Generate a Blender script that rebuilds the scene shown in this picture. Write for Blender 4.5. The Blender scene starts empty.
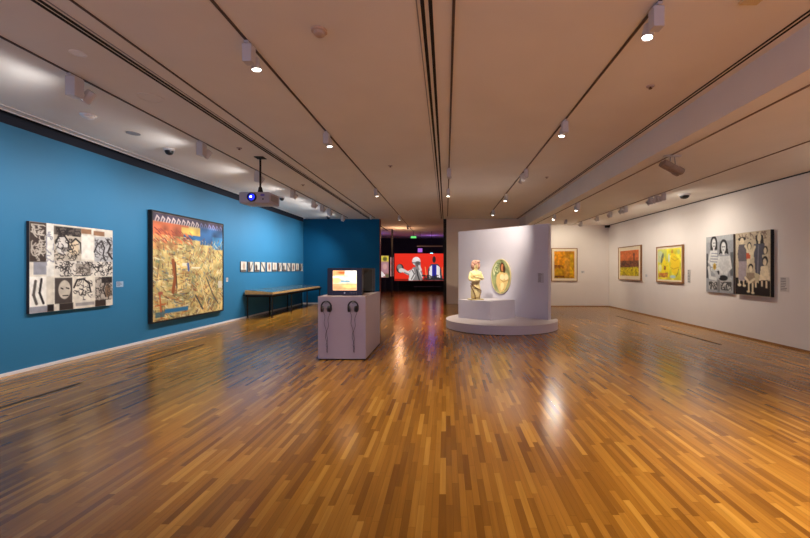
import bpy, bmesh, math, random
import numpy as np
from mathutils import Vector, Matrix, Quaternion
C = bpy.context.scene.collection
PI = math.pi

# ------------------------------------------------------------------ colour / materials
def lin(c):
    return tuple(((x / 12.92) if x <= 0.04045 else ((x + 0.055) / 1.055) ** 2.4) for x in c)
def rgb(r, g, b): return lin((r / 255, g / 255, b / 255))

MATS = {}
def mat(name, col, rough=0.6, noise=0.04, scale=6.0, metal=0.0, spec=0.5, bump=0.0, emit=None, estr=0.0):
    if name in MATS: return MATS[name]
    m = bpy.data.materials.new(name); m.use_nodes = True
    nt = m.node_tree; b = nt.nodes['Principled BSDF']
    tc = nt.nodes.new('ShaderNodeTexCoord'); nz = nt.nodes.new('ShaderNodeTexNoise')
    nz.inputs['Scale'].default_value = scale; nz.inputs['Detail'].default_value = 4
    nt.links.new(tc.outputs['Object'], nz.inputs['Vector'])
    rp = nt.nodes.new('ShaderNodeValToRGB')
    rp.color_ramp.elements[0].position = 0.3; rp.color_ramp.elements[1].position = 0.7
    rp.color_ramp.elements[0].color = (*[max(0, c * (1 - noise)) for c in col], 1)
    rp.color_ramp.elements[1].color = (*[min(1, c * (1 + noise)) for c in col], 1)
    nt.links.new(nz.outputs['Fac'], rp.inputs['Fac']); nt.links.new(rp.outputs['Color'], b.inputs['Base Color'])
    b.inputs['Roughness'].default_value = rough; b.inputs['Metallic'].default_value = metal
    b.inputs['Specular IOR Level'].default_value = spec
    if bump:
        bp = nt.nodes.new('ShaderNodeBump'); bp.inputs['Strength'].default_value = bump; bp.inputs['Distance'].default_value = 0.01
        n2 = nt.nodes.new('ShaderNodeTexNoise'); n2.inputs['Scale'].default_value = scale * 12
        nt.links.new(tc.outputs['Object'], n2.inputs['Vector']); nt.links.new(n2.outputs['Fac'], bp.inputs['Height'])
        nt.links.new(bp.outputs['Normal'], b.inputs['Normal'])
    if emit:
        b.inputs['Emission Color'].default_value = (*emit, 1); b.inputs['Emission Strength'].default_value = estr
    MATS[name] = m
    return m

def paint_mat(name, rough=0.55, emit=0.0, vary=0.12, scale=60):
    """picture surface: the picture itself is in the colour attribute, brushy tooth comes from noise"""
    if name in MATS: return MATS[name]
    m = bpy.data.materials.new(name); m.use_nodes = True
    nt = m.node_tree; b = nt.nodes['Principled BSDF']
    a = nt.nodes.new('ShaderNodeAttribute'); a.attribute_name = 'paint'
    tc = nt.nodes.new('ShaderNodeTexCoord'); nz = nt.nodes.new('ShaderNodeTexNoise'); nz.inputs['Scale'].default_value = scale
    nt.links.new(tc.outputs['Object'], nz.inputs['Vector'])
    mr = nt.nodes.new('ShaderNodeMapRange'); mr.inputs['To Min'].default_value = 1 - vary; mr.inputs['To Max'].default_value = 1 + vary
    nt.links.new(nz.outputs['Fac'], mr.inputs['Value'])
    vm = nt.nodes.new('ShaderNodeVectorMath'); vm.operation = 'MULTIPLY'
    nt.links.new(a.outputs['Color'], vm.inputs[0]); nt.links.new(mr.outputs['Result'], vm.inputs[1])
    nt.links.new(vm.outputs['Vector'], b.inputs['Base Color'])
    b.inputs['Roughness'].default_value = rough; b.inputs['Specular IOR Level'].default_value = 0.25
    if emit:
        nt.links.new(a.outputs['Color'], b.inputs['Emission Color']); b.inputs['Emission Strength'].default_value = emit
    MATS[name] = m
    return m

def floor_mat():
    m = bpy.data.materials.new('oak_strip_floor'); m.use_nodes = True
    nt = m.node_tree; b = nt.nodes['Principled BSDF']; N = nt.nodes.new; L = nt.links.new
    tc = N('ShaderNodeTexCoord'); sp = N('ShaderNodeSeparateXYZ'); L(tc.outputs['Object'], sp.inputs[0])
    def M(op, a, bb=None):
        n = N('ShaderNodeMath'); n.operation = op
        for i, v in enumerate((a, bb)):
            if v is None: continue
            if isinstance(v, (int, float)): n.inputs[i].default_value = v
            else: L(v, n.inputs[i])
        return n.outputs[0]
    xs = M('DIVIDE', sp.outputs['X'], 0.047); strip = M('FLOOR', xs)
    w1 = N('ShaderNodeTexWhiteNoise'); w1.noise_dimensions = '1D'; L(strip, w1.inputs['W'])
    ys = M('ADD', M('DIVIDE', sp.outputs['Y'], 0.55), M('MULTIPLY', w1.outputs['Value'], 17.3))
    board = M('FLOOR', ys)
    cb = N('ShaderNodeCombineXYZ'); L(strip, cb.inputs[0]); L(board, cb.inputs[1])
    w2 = N('ShaderNodeTexWhiteNoise'); w2.noise_dimensions = '2D'; L(cb.outputs[0], w2.inputs['Vector'])
    rp = N('ShaderNodeValToRGB'); cr = rp.color_ramp
    cols = [(0.0, FLOOR[0]), (0.25, FLOOR[1]), (0.6, FLOOR[2]), (0.88, FLOOR[3]), (1.0, FLOOR[4])]
    cr.elements[0].position = 0; cr.elements[0].color = (*cols[0][1], 1)
    cr.elements[1].position = 1; cr.elements[1].color = (*cols[4][1], 1)
    for p, c in cols[1:4]:
        e = cr.elements.new(p); e.color = (*c, 1)
    L(w2.outputs['Value'], rp.inputs['Fac'])
    mp = N('ShaderNodeMapping'); mp.inputs['Scale'].default_value = (45, 2.2, 1); L(tc.outputs['Object'], mp.inputs['Vector'])
    off = N('ShaderNodeVectorMath'); off.operation = 'ADD'; L(mp.outputs[0], off.inputs[0]); L(w2.outputs['Color'], off.inputs[1])
    g = N('ShaderNodeTexNoise'); g.inputs['Scale'].default_value = 1.0; g.inputs['Detail'].default_value = 5; L(off.outputs[0], g.inputs['Vector'])
    gr = N('ShaderNodeMapRange'); gr.inputs['To Min'].default_value = 0.72; gr.inputs['To Max'].default_value = 1.28; L(g.outputs['Fac'], gr.inputs['Value'])
    fx = M('FRACT', xs); fy = M('FRACT', ys)
    ex = M('MINIMUM', fx, M('SUBTRACT', 1.0, fx)); ey = M('MULTIPLY', M('MINIMUM', fy, M('SUBTRACT', 1.0, fy)), 8.0)
    edge = M('MINIMUM', ex, ey)
    er = N('ShaderNodeMapRange'); er.inputs['From Max'].default_value = 0.035; er.inputs['To Min'].default_value = 0.5; L(edge, er.inputs['Value'])
    tot = M('MULTIPLY', gr.outputs['Result'], er.outputs['Result'])
    vm = N('ShaderNodeVectorMath'); vm.operation = 'MULTIPLY'; L(rp.outputs['Color'], vm.inputs[0]); L(tot, vm.inputs[1])
    L(vm.outputs['Vector'], b.inputs['Base Color'])
    rr = N('ShaderNodeMapRange'); rr.inputs['To Min'].default_value = 0.195; rr.inputs['To Max'].default_value = 0.205; L(w2.outputs['Value'], rr.inputs['Value'])
    L(rr.outputs['Result'], b.inputs['Roughness'])
    b.inputs['Specular IOR Level'].default_value = 0.42
    return m

FLOOR = [rgb(118, 75, 22), rgb(144, 97, 31), rgb(155, 106, 36), rgb(167, 118, 44), rgb(188, 138, 58)]
M_FLOOR = floor_mat()
M_CEIL = mat('ceiling_plaster', rgb(240, 234, 226), 0.9, 0.02, 1.5, spec=0.1)
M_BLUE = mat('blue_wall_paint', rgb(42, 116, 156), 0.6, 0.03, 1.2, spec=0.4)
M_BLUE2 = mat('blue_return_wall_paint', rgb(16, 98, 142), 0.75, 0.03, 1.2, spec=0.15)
M_NAVY = mat('navy_strip_paint', rgb(6, 16, 38), 0.8, 0.03)
M_WARMW = mat('warm_white_wall_paint', rgb(226, 216, 208), 0.8, 0.02, 1.5, spec=0.15)
M_TAUPE = mat('taupe_wall_paint', rgb(228, 208, 190), 0.8, 0.03, 1.5, spec=0.15)
M_BLACK = mat('matt_black_paint', rgb(20, 17, 18), 0.7, 0.1)
M_DARK = mat('dark_gallery_paint', rgb(26, 20, 24), 0.8, 0.1)
M_TRIM = mat('white_trim_paint', rgb(225, 222, 220), 0.5, 0.02)
M_LAV = mat('lavender_white_paint', rgb(208, 203, 216), 0.65, 0.02, 1.5, spec=0.25)
M_WHITE = mat('white_powder_coat', rgb(205, 200, 200), 0.45, 0.02)
M_BLKPL = mat('black_plastic', rgb(18, 18, 22), 0.35, 0.1)
M_REDLIT = mat('red_lit_wall_end', rgb(120, 45, 30), 0.6, 0.08)  # red light on the return wall's end, put into its colour
M_WOOD = mat('pale_oak', rgb(206, 160, 98), 0.5, 0.15, 12)
M_FRWOOD = mat('frame_wood', rgb(150, 104, 62), 0.5, 0.15, 14)
M_GREY = mat('grey_plastic', rgb(150, 148, 150), 0.5, 0.04)
M_LIT = mat('lit_lamp_lens', (1, 1, 1), 0.3, 0, emit=(1.0, 0.93, 0.82), estr=9)
M_UNLIT = mat('grey_lamp_lens', rgb(120, 112, 105), 0.2, 0)
M_SHADOWGAP = mat('recess_black', rgb(24, 18, 16), 0.8, 0.1)
M_TRACK = mat('bronze_track', rgb(74, 52, 40), 0.5, 0.08)

# ------------------------------------------------------------------ mesh helpers
def link(name, bm, m, parent=None, smooth=False, loc=None):
    me = bpy.data.meshes.new(name); bm.normal_update(); bm.to_mesh(me); bm.free()
    for mm in (m if isinstance(m, (list, tuple)) else [m]): me.materials.append(mm)
    o = bpy.data.objects.new(name, me); C.objects.link(o)
    if smooth:
        for p in me.polygons: p.use_smooth = True
        try: me.set_sharp_from_angle(angle=math.radians(40))
        except Exception: pass
    if parent: o.parent = parent
    if loc: o.location = loc
    return o
def box(bm, x0, x1, y0, y1, z0, z1, bev=0.0, mi=0):
    r = bmesh.ops.create_cube(bm, size=1)
    for v in r['verts']:
        v.co = Vector((x0 + (v.co.x + .5) * (x1 - x0), y0 + (v.co.y + .5) * (y1 - y0), z0 + (v.co.z + .5) * (z1 - z0)))
    fs = {f for v in r['verts'] for f in v.link_faces}
    for f in fs: f.material_index = mi
    if bev:
        es = list({e for v in r['verts'] for e in v.link_edges})
        bmesh.ops.bevel(bm, geom=es, offset=bev, segments=2, profile=0.5, affect='EDGES', clamp_overlap=True)
    return bm
def B(*a, **k): return box(bmesh.new(), *a, **k)
def align(d):
    return Vector((0, 0, 1)).rotation_difference(Vector(d).normalized()).to_matrix().to_4x4()
def cyl(bm, p, d, r0, r1, ln, seg=20, caps=True):
    mt = Matrix.Translation(Vector(p) + Vector(d).normalized() * ln / 2) @ align(d)
    bmesh.ops.create_cone(bm, cap_ends=caps, segments=seg, radius1=r0, radius2=r1, depth=ln, matrix=mt); return bm
def lathe(bm, prof, p=(0, 0, 0), d=(0, 0, 1), seg=32):
    mt = Matrix.Translation(Vector(p)) @ align(d); rings = []
    for r, z in prof:
        if r < 1e-6: rings.append([bm.verts.new(mt @ Vector((0, 0, z)))])
        else: rings.append([bm.verts.new(mt @ Vector((r * math.cos(2 * PI * k / seg), r * math.sin(2 * PI * k / seg), z))) for k in range(seg)])
    for a, b in zip(rings, rings[1:]):
        for k in range(seg):
            k2 = (k + 1) % seg
            q = [a[k % len(a)], a[k2 % len(a)], b[k2 % len(b)], b[k % len(b)]]
            u = []
            for v in q:
                if v not in u: u.append(v)
            if len(u) >= 3:
                try: bm.faces.new(u)
                except ValueError: pass
    bmesh.ops.recalc_face_normals(bm, faces=bm.faces); return bm
def tube(bm, pts, r, seg=8):
    pts = [Vector(p) for p in pts]; rings = []
    up = Vector((0.13, 0.31, 0.94))
    for i, p in enumerate(pts):
        t = (pts[min(i + 1, len(pts) - 1)] - pts[max(i - 1, 0)]).normalized()
        a = t.cross(up); a = a.normalized() if a.length > 1e-4 else t.orthogonal().normalized()
        b = t.cross(a)
        rr = r[i] if isinstance(r, (list, tuple)) else r
        rings.append([bm.verts.new(p + (a * math.cos(2 * PI * k / seg) + b * math.sin(2 * PI * k / seg)) * rr) for k in range(seg)])
    for A, Bq in zip(rings, rings[1:]):
        for k in range(seg): bm.faces.new([A[k], A[(k + 1) % seg], Bq[(k + 1) % seg], Bq[k]])
    bm.faces.new(rings[0]); bm.faces.new(rings[-1][::-1])
    bmesh.ops.recalc_face_normals(bm, faces=bm.faces); return bm
def prism(bm, pts, z0, z1):
    a = [bm.verts.new((x, y, z0)) for x, y in pts]; b = [bm.verts.new((x, y, z1)) for x, y in pts]
    bm.faces.new(a); bm.faces.new(b)
    for i in range(len(pts)): bm.faces.new([a[i], a[(i + 1) % len(a)], b[(i + 1) % len(a)], b[i]])
    bmesh.ops.recalc_face_normals(bm, faces=bm.faces); return bm

def tag(o, label=None, cat=None, group=None, kind=None):
    if label: o['label'] = label
    if cat: o['category'] = cat
    if group: o['group'] = group
    if kind: o['kind'] = kind
    return o
def thing(name, loc, label, cat, group=None, rz=0.0):
    o = bpy.data.objects.new(name, None); C.objects.link(o); o.location = loc; o.rotation_euler = (0, 0, rz)
    o.empty_display_size = 0.1
    return tag(o, label, cat, group)
def struct(name, bm, m, label=None): return tag(link(name, bm, m), label=label, kind='structure')

# ------------------------------------------------------------------ painting on a grid
class Canvas:
    """a small painted surface: colours laid on a vertex grid, x to the right, y down, 0..1"""
    def __init__(s, nx, ny, w, h, base, seed=1):
        s.nx, s.ny, s.w, s.h = nx, ny, w, h
        xs = np.linspace(0, 1, nx); ys = np.linspace(0, 1, ny)
        s.X, s.Y = np.meshgrid(xs, ys)
        s.A = np.zeros((ny, nx, 3)); s.A[:] = base; s.asp = w / h
        s.r = np.random.RandomState(seed)
    def put(s, m, c, a=1.0):
        m = np.clip(m, 0, 1)[..., None] * a
        s.A = s.A * (1 - m) + np.array(c) * m; return s
    def soft(s, d, e): return np.clip(0.5 - d / e, 0, 1)
    def rect(s, x0, y0, x1, y1, c, a=1.0):
        d = np.maximum(np.abs(s.X - (x0 + x1) / 2) - (x1 - x0) / 2, (np.abs(s.Y - (y0 + y1) / 2) - (y1 - y0) / 2))
        return s.put(s.soft(d, 1.0 / s.nx), c, a)
    def ell(s, cx, cy, rx, ry, c, rot=0.0, a=1.0):
        dx = (s.X - cx) * s.asp; dy = s.Y - cy; co, si = math.cos(rot), math.sin(rot)
        u = (dx * co + dy * si) / (rx * s.asp); v = (-dx * si + dy * co) / ry
        q = np.sqrt(u * u + v * v) - 1
        return s.put(s.soft(q * min(rx * s.asp, ry), 1.0 / s.ny), c, a)
    def line(s, x0, y0, x1, y1, wd, c, a=1.0):
        px = (s.X - x0) * s.asp; py = s.Y - y0; bx = (x1 - x0) * s.asp; by = y1 - y0
        t = np.clip((px * bx + py * by) / (bx * bx + by * by + 1e-9), 0, 1)
        d = np.hypot(px - t * bx, py - t * by) - wd / 2
        return s.put(s.soft(d, 1.0 / s.ny), c, a)
    def path(s, pts, wd, c, a=1.0):
        for p, q in zip(pts, pts[1:]): s.line(p[0], p[1], q[0], q[1], wd, c, a)
        return s
    def poly(s, pts, c, a=1.0):
        ins = np.zeros(s.X.shape, bool); n = len(pts)
        for i in range(n):
            x0, y0 = pts[i]; x1, y1 = pts[(i + 1) % n]
            k = ((y0 > s.Y) != (y1 > s.Y)) & (s.X < (x1 - x0) * (s.Y - y0) / (y1 - y0 + 1e-12) + x0)
            ins ^= k
        return s.put(ins.astype(float), c, a)
    def noise(s, amt, fx=12, fy=12, c=None):
        g = s.r.rand(fy + 2, fx + 2); x = s.X * fx; y = s.Y * fy
        i = x.astype(int); j = y.astype(int); u = x - i; v = y - j
        n = g[j, i] * (1 - u) * (1 - v) + g[j, i + 1] * u * (1 - v) + g[j + 1, i] * (1 - u) * v + g[j + 1, i + 1] * u * v
        if c is None: s.A = np.clip(s.A * (1 + (n[..., None] - .5) * 2 * amt), 0, 1)
        else: s.put(np.clip((n - .55) * 5, 0, 1), c, amt)
        return s
    def scrib(s, x0, y0, x1, y1, n, wd, c, ln=0.08, a=1.0):
        for _ in range(n):
            x = s.r.uniform(x0, x1); y = s.r.uniform(y0, y1); th = s.r.uniform(0, 2 * PI); p = [(x, y)]
            for k in range(4):
                th += s.r.uniform(-1.3, 1.3); x = min(x1, max(x0, x + math.cos(th) * ln / 3)); y = min(y1, max(y0, y + math.sin(th) * ln / 3)); p.append((x, y))
            s.path(p, wd, c, a)
        return s
    def mesh(s, name, m, parent, conv, mask=None):
        """conv(u,v) -> local position of a grid node"""
        co = [conv(x, y) for x, y in zip(s.X.ravel(), s.Y.ravel())]
        f = []
        for j in range(s.ny - 1):
            for i in range(s.nx - 1):
                k = j * s.nx + i
                if mask is None or mask((i + .5) / (s.nx - 1), (j + .5) / (s.ny - 1)): f.append((k, k + s.nx, k + s.nx + 1, k + 1))
        me = bpy.data.meshes.new(name); me.from_pydata(co, [], f)
        at = me.color_attributes.new('paint', 'FLOAT_COLOR', 'POINT')
        srgb = np.clip(s.A.reshape(-1, 3), 0, 1)
        l = np.where(srgb <= 0.04045, srgb / 12.92, ((srgb + 0.055) / 1.055) ** 2.4)
        at.data.foreach_set('color', np.hstack([l, np.ones((len(l), 1))]).ravel().astype(np.float32))
        me.materials.append(m); me.update()
        o = bpy.data.objects.new(name, me); C.objects.link(o); o.parent = parent
        return o
def c8(r, g, b): return np.array((r, g, b)) / 255.0

def hang(name, label, cat, w, h, depth, pos, rz, canvas, mside, frame=None, fw=0.0, group=None, glass=False, pm='painted_canvas', mat_w=0.0):
    """picture; local x = right as seen, local -y = out of the wall; origin at its lower centre on the wall"""
    t = thing(name, pos, label, cat, group, rz)
    g = 0.002
    if frame:
        bm = bmesh.new()
        box(bm, -w / 2, w / 2, -depth, -g, h - fw, h); box(bm, -w / 2, w / 2, -depth, -g, 0, fw)
        box(bm, -w / 2, -w / 2 + fw, -depth, -g, fw, h - fw); box(bm, w / 2 - fw, w / 2, -depth, -g, fw, h - fw)
        link('frame', bm, frame, t)
        iw, ih = w / 2 - fw, h
        if mat_w:
            link('mount', B(-w / 2 + fw, w / 2 - fw, -depth * .7, -g, fw, h - fw), mat('cream_mount_card', rgb(226, 208, 178), 0.8), t)
        k = fw + mat_w; yy = -depth * .7 - 0.001 if mat_w else -depth * .85
        if not mat_w: link('backing', B(-w / 2 + fw, w / 2 - fw, -depth * .8, -g, fw, h - fw), mside, t)
        canvas.mesh('picture', paint_mat(pm), t, lambda u, v: (-w / 2 + k + u * (w - 2 * k), yy, h - k - v * (h - 2 * k)))
    else:
        link('stretcher', B(-w / 2, w / 2, -depth, -g, 0, h), mside, t)
        canvas.mesh('picture', paint_mat(pm), t, lambda u, v: (-w / 2 + u * w, -depth - 0.001, h - v * h))
    return t

# ------------------------------------------------------------------ the setting
XL, XR, XS = -6.56, 6.96, 3.40          # left wall, right wall, ceiling step
ZC, ZL = 3.90, 3.47                     # main and lower ceiling
YB, YR, YF, Y0 = 18.4, 17.1, 30.0, -3.5
struct('floor', B(-12, XR + .2, Y0, YF, -0.2, 0), M_FLOOR)
bm = bmesh.new(); box(bm, -6.37, XS, Y0, YF, ZC, ZC + .35); box(bm, -12, -6.37, YB + .25, YF, ZC, ZC + .35)
struct('ceiling', bm, M_CEIL)
struct('ceiling_lower', B(XS, XR, Y0, YR, ZL, ZL + .78), M_CEIL)
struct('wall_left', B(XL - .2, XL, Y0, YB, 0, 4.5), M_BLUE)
struct('trim_1', B(XL, XL + .006, Y0, YB - .01, 3.765, 4.3), M_NAVY)  # navy strip along the top of the left wall
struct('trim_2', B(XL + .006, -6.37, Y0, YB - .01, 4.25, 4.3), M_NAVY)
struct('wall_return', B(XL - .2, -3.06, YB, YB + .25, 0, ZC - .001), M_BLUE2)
struct('trim_3', B(-3.06, -3.03, YB - .01, YB + .26, 0, ZC - .001), M_REDLIT)  # wall end coloured red-brown for the red lightbox glow falling on it
struct('wall_back', B(0.02, XS + .35, YB, YB + .2, 0, ZC - .001), M_TAUPE)
struct('wall_beam_end', B(XS + .001, XS + .2, YR + .001, YB - .001, 0, ZC), M_WARMW)
struct('wall_right_end', B(XS + .2, XR + .2, YR, YR + .2, 0, ZL), M_WARMW)
struct('wall_right', B(XR, XR + .2, Y0, YR - .001, 0, ZC + .3), M_WARMW)
struct('trim_4', B(-0.12, 0.019, YB - .04, YB + .22, 0, ZC - .001), M_BLACK)      # dark door jamb
struct('baseboard_left', B(XL + .001, XL + .014, Y0, YB - .016, 0, .052, bev=.003), M_TRIM)
struct('baseboard_return', B(XL + .016, -3.07, YB - .014, YB - .001, 0, .052, bev=.003), M_TRIM)
struct('base_recess_right', B(XR - .008, XR - .001, Y0, YR - .012, 0, .035), M_FRWOOD)  # brown strip drawn in for the recess's shadow line at the wall foot
struct('base_recess_right_end', B(XS + .21, XR - .01, YR - .008, YR - .001, 0, .03), M_FRWOOD)  # same brown shadow line drawn along the foot of the end wall
struct('trim_5', B(XR - .03, XR - .001, Y0, YR - .002, ZL - .02, ZL - .001), M_SHADOWGAP)
# ceiling edge beads and slots
bm = bmesh.new(); box(bm, -6.385, -6.365, Y0, YB - .001, ZC - .012, ZC - .001); box(bm, -6.21, -6.195, Y0, YB - .001, ZC - .01, ZC - .001)
struct('trim_6', bm, M_TRIM)
def slot(n, xs, y0, y1, z, w, m=M_SHADOWGAP):
    bm = bmesh.new()
    for x in xs: box(bm, x - w / 2, x + w / 2, y0, y1, z - .006, z - .001)
    struct('trim_%d' % n, bm, m)
slot(7, (-3.53, -3.475), Y0, 24, ZC, .032)
slot(8, (-0.205, -0.135), Y0, YB - .05, ZC, .034)
slot(9, (3.235, 3.285), Y0, YB - .01, ZC, .022)
slot(10, (-3.42, -0.255), Y0, YB, ZC, .012, M_GREY)
# floor slots
def fslot(n, x, y0, y1):
    bm = bmesh.new(); box(bm, x - .028, x + .028, y0, y1, .001, .003)
    struct('trim_%d' % n, bm, M_SHADOWGAP)
fslot(11, -5.13, 2.2, 5.62); fslot(12, -5.13, 6.45, 8.5)
fslot(13, 5.80, 8.45, 10.75); fslot(14, 5.80, 11.4, 13.6)
# angled partition: front face from (.41,13.2) to (2.76,10.8)
P0 = Vector((.41, 13.2)); P1 = Vector((2.76, 10.8)); PD = (P1 - P0).normalized(); PN = Vector((-PD.y, PD.x))
if PN.y < 0: PN = -PN            # PN points behind the partition
def pw(s, d=0.0):               # point along the partition, d in front of it
    q = P0 + PD * s - PN * d; return q.x, q.y
PLEN = (P1 - P0).length
struct('wall_partition', prism(bmesh.new(), [pw(0), pw(PLEN), pw(PLEN, -.14), pw(0, -.14)], 0, 2.83), M_LAV)
# dark gallery beyond
struct('wall_far', B(-12, 1.6, YF - .2, YF, 0, ZC - .001), M_DARK)
struct('wall_far_left', B(-9.2, -9.0, YB + .3, YF - .21, 0, ZC - .001), M_DARK)
struct('wall_far_right', B(1.4, 1.6, YB + .21, YF - .21, 0, ZC - .001), M_DARK)

# ------------------------------------------------------------------ picture contents
def art_collage():
    c = Canvas(150, 140, 1.55, 1.45, c8(222, 214, 196), 3)
    k = c8(34, 28, 28); g = c8(150, 150, 156); w = c8(240, 236, 224); br = c8(150, 110, 80)
    c.rect(0, 0, .17, .44, c8(66, 54, 48)).scrib(.02, .03, .16, .42, 44, .011, c8(190, 180, 165), .06)
    c.rect(.04, .44, .17, .58, g).rect(0, .6, .17, .93, w).path([(.06, .65), (.04, .8), (.07, .9)], .03, c8(90, 84, 78)).path([(.12, .63), (.10, .78), (.14, .9)], .025, k)
    c.rect(0, .93, .18, 1, g).rect(.18, .92, .25, 1, k).rect(.31, .92, .47, 1, c8(52, 44, 40)).rect(.75, .92, .9, 1, c8(58, 46, 40))
    c.rect(.17, 0, .25, .6, c8(232, 228, 216)).scrib(.17, .1, .25, .6, 10, .012, g, .06)
    c.rect(.25, .04, .57, .42, c8(196, 184, 164)).rect(.25, .02, .57, .12, c8(96, 86, 78)).scrib(.26, .03, .56, .12, 30, .009, k, .06)
    c.ell(.34, .24, .07, .11, c8(210, 204, 194)).path([(.27, .22), (.3, .14), (.37, .13), (.42, .2), (.41, .3)], .02, k)
    c.ell(.48, .26, .06, .10, c8(216, 196, 164)).path([(.45, .2), (.5, .15), (.56, .2), (.57, .32)], .02, k).rect(.33, .26, .45, .29, c8(120, 112, 104))
    c.scrib(.26, .16, .56, .42, 50, .007, k, .05)
    c.rect(.57, .02, .7, .08, br).rect(.73, .03, .88, .09, br).rect(.57, .1, .73, .4, c8(240, 234, 220))
    c.rect(.74, .1, 1, .45, c8(186, 184, 182)).path([(.74, .3), (.78, .2), (.84, .16), (.88, .24), (.86, .34), (.9, .42)], .02, k).path([(.92, .14), (.97, .2), (.93, .3), (.99, .38)], .026, k)
    c.scrib(.75, .1, .99, .45, 44, .008, c8(80, 76, 74), .06)
    c.rect(.26, .42, 1, .6, c8(220, 212, 198)).scrib(.27, .43, .99, .6, 90, .008, k, .06).rect(.5, .45, .7, .58, c8(120, 108, 96), .5)
    c.rect(.26, .62, .46, .92, c8(74, 66, 62)).ell(.37, .76, .07, .11, c8(200, 190, 172)).path([(.33, .74), (.35, .75)], .015, k).path([(.39, .74), (.42, .75)], .015, k).path([(.35, .83), (.41, .83)], .012, k)
    c.rect(.46, .62, .72, .9, c8(226, 218, 200)).path([(.48, .74), (.52, .65), (.6, .64), (.67, .7), (.69, .8)], .022, k).path([(.55, .76), (.6, .78), (.57, .83), (.62, .84)], .012, k).scrib(.47, .63, .71, .9, 30, .006, k, .05)
    c.rect(.75, .62, 1, .92, c8(180, 170, 156)).rect(.84, .62, .99, .7, k).path([(.9, .68), (.86, .78), (.9, .88)], .02, k).ell(.93, .8, .04, .09, c8(120, 96, 74)).scrib(.76, .63, .99, .92, 44, .008, c8(60, 54, 50), .06)
    c.rect(.5, .93, .74, .97, c8(160, 155, 150)).noise(.08, 30, 30)
    return c
def art_city():
    c = Canvas(170, 150, 2.8, 2.48, c8(196, 172, 112), 5)
    c.rect(0, 0, 1, .08, c8(70, 58, 74)).rect(0, .08, .45, .2, c8(196, 104, 66)).rect(.35, .1, .62, .17, c8(206, 170, 84)).rect(.38, .17, .66, .22, c8(46, 96, 140)).rect(.62, .06, 1, .26, c8(48, 88, 130)).rect(.82, .16, 1, .3, c8(60, 120, 160))
    for i in range(15):
        x = .03 + i * .065; c.path([(x, .075), (x + .02, .03), (x + .045, .05), (x + .03, .075)], .014, c8(206, 186, 180) if i < 9 else c8(120, 120, 160))
    c.rect(0, .2, .3, .34, c8(206, 138, 84), .7).noise(.3, 14, 14)
    P = [c8(232, 212, 140), c8(196, 180, 108), c8(116, 136, 96), c8(240, 230, 190), c8(230, 214, 150), c8(176, 104, 60), c8(96, 116, 128), c8(204, 160, 84), c8(80, 66, 52), c8(222, 176, 96), c8(120, 60, 44)]
    for i in range(1500):
        x = c.r.rand(); y = .2 + .8 * c.r.rand() ** .9
        th = (-.9 + 1.5 * (1 - x)) + c.r.uniform(-.35, .35)
        if x < .45 and c.r.rand() < .5: th = c.r.choice([0, PI / 2]) + c.r.uniform(-.1, .1)
        if x > .45: th = math.radians(-60) + c.r.uniform(-.4, .4) if c.r.rand() < .6 else math.radians(35)
        l = c.r.uniform(.012, .045) * (.6 + y)
        k = c.r.randint(len(P)); c.line(x, y, x + math.cos(th) * l, y + math.sin(th) * l, c.r.uniform(.004, .011), P[k], .85)
    for i in range(60):
        x = c.r.rand() * .5; y = .14 + .12 * c.r.rand(); c.line(x, y, x + .03, y + .02, .01, c8(226, 120, 70) if i % 2 else c8(140, 60, 50), .9)
    c.path([(.24, .44), (.27, .6), (.24, .74)], .045, c8(150, 84, 48)).path([(.27, .46), (.29, .7)], .018, c8(92, 60, 40))
    c.path([(.44, .47), (.45, .53)], .03, c8(70, 90, 150)).rect(.36, .46, .42, .49, c8(236, 228, 196)).rect(.49, .5, .62, .515, c8(236, 228, 196))
    c.path([(.08, .74), (.1, .98)], .018, c8(192, 96, 50)).path([(.03, .86), (.15, .85)], .012, c8(192, 96, 50)).ell(.09, .745, .03, .015, c8(170, 90, 70))
    c.rect(.14, .9, .44, .94, c8(50, 112, 150)).rect(.03, .92, .14, .97, c8(60, 96, 110), .8)
    c.path([(.62, .62), (.68, .8), (.74, .95)], .016, c8(232, 210, 150)).path([(.72, .62), (.82, .8), (.92, .92)], .018, c8(90, 84, 70)).path([(.55, .8), (.66, .95)], .02, c8(70, 70, 66)).rect(.92, .66, .99, .74, c8(216, 206, 180))
    return c
def art_small(i):
    r = np.random.RandomState(40 + i); c = Canvas(10, 9, .4, .33, c8(214, 206, 190), 60 + i)
    dk = c8(56, 46, 44)
    [lambda: c.rect(0, .8, 1, 1, dk).ell(.55, .45, .2, .35, c8(178, 150, 126)), lambda: c.rect(0, 0, .4, 1, dk).line(.4, .9, .9, .1, .16, dk),
     lambda: c.ell(.3, .55, .22, .3, dk).rect(0, .82, 1, 1, dk), lambda: c.line(.1, .1, .8, .9, .2, dk).rect(.8, 0, 1, 1, dk), lambda: c.ell(.5, .5, .18, .4, c8(110, 60, 44))][i % 5]()
    return c
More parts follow.
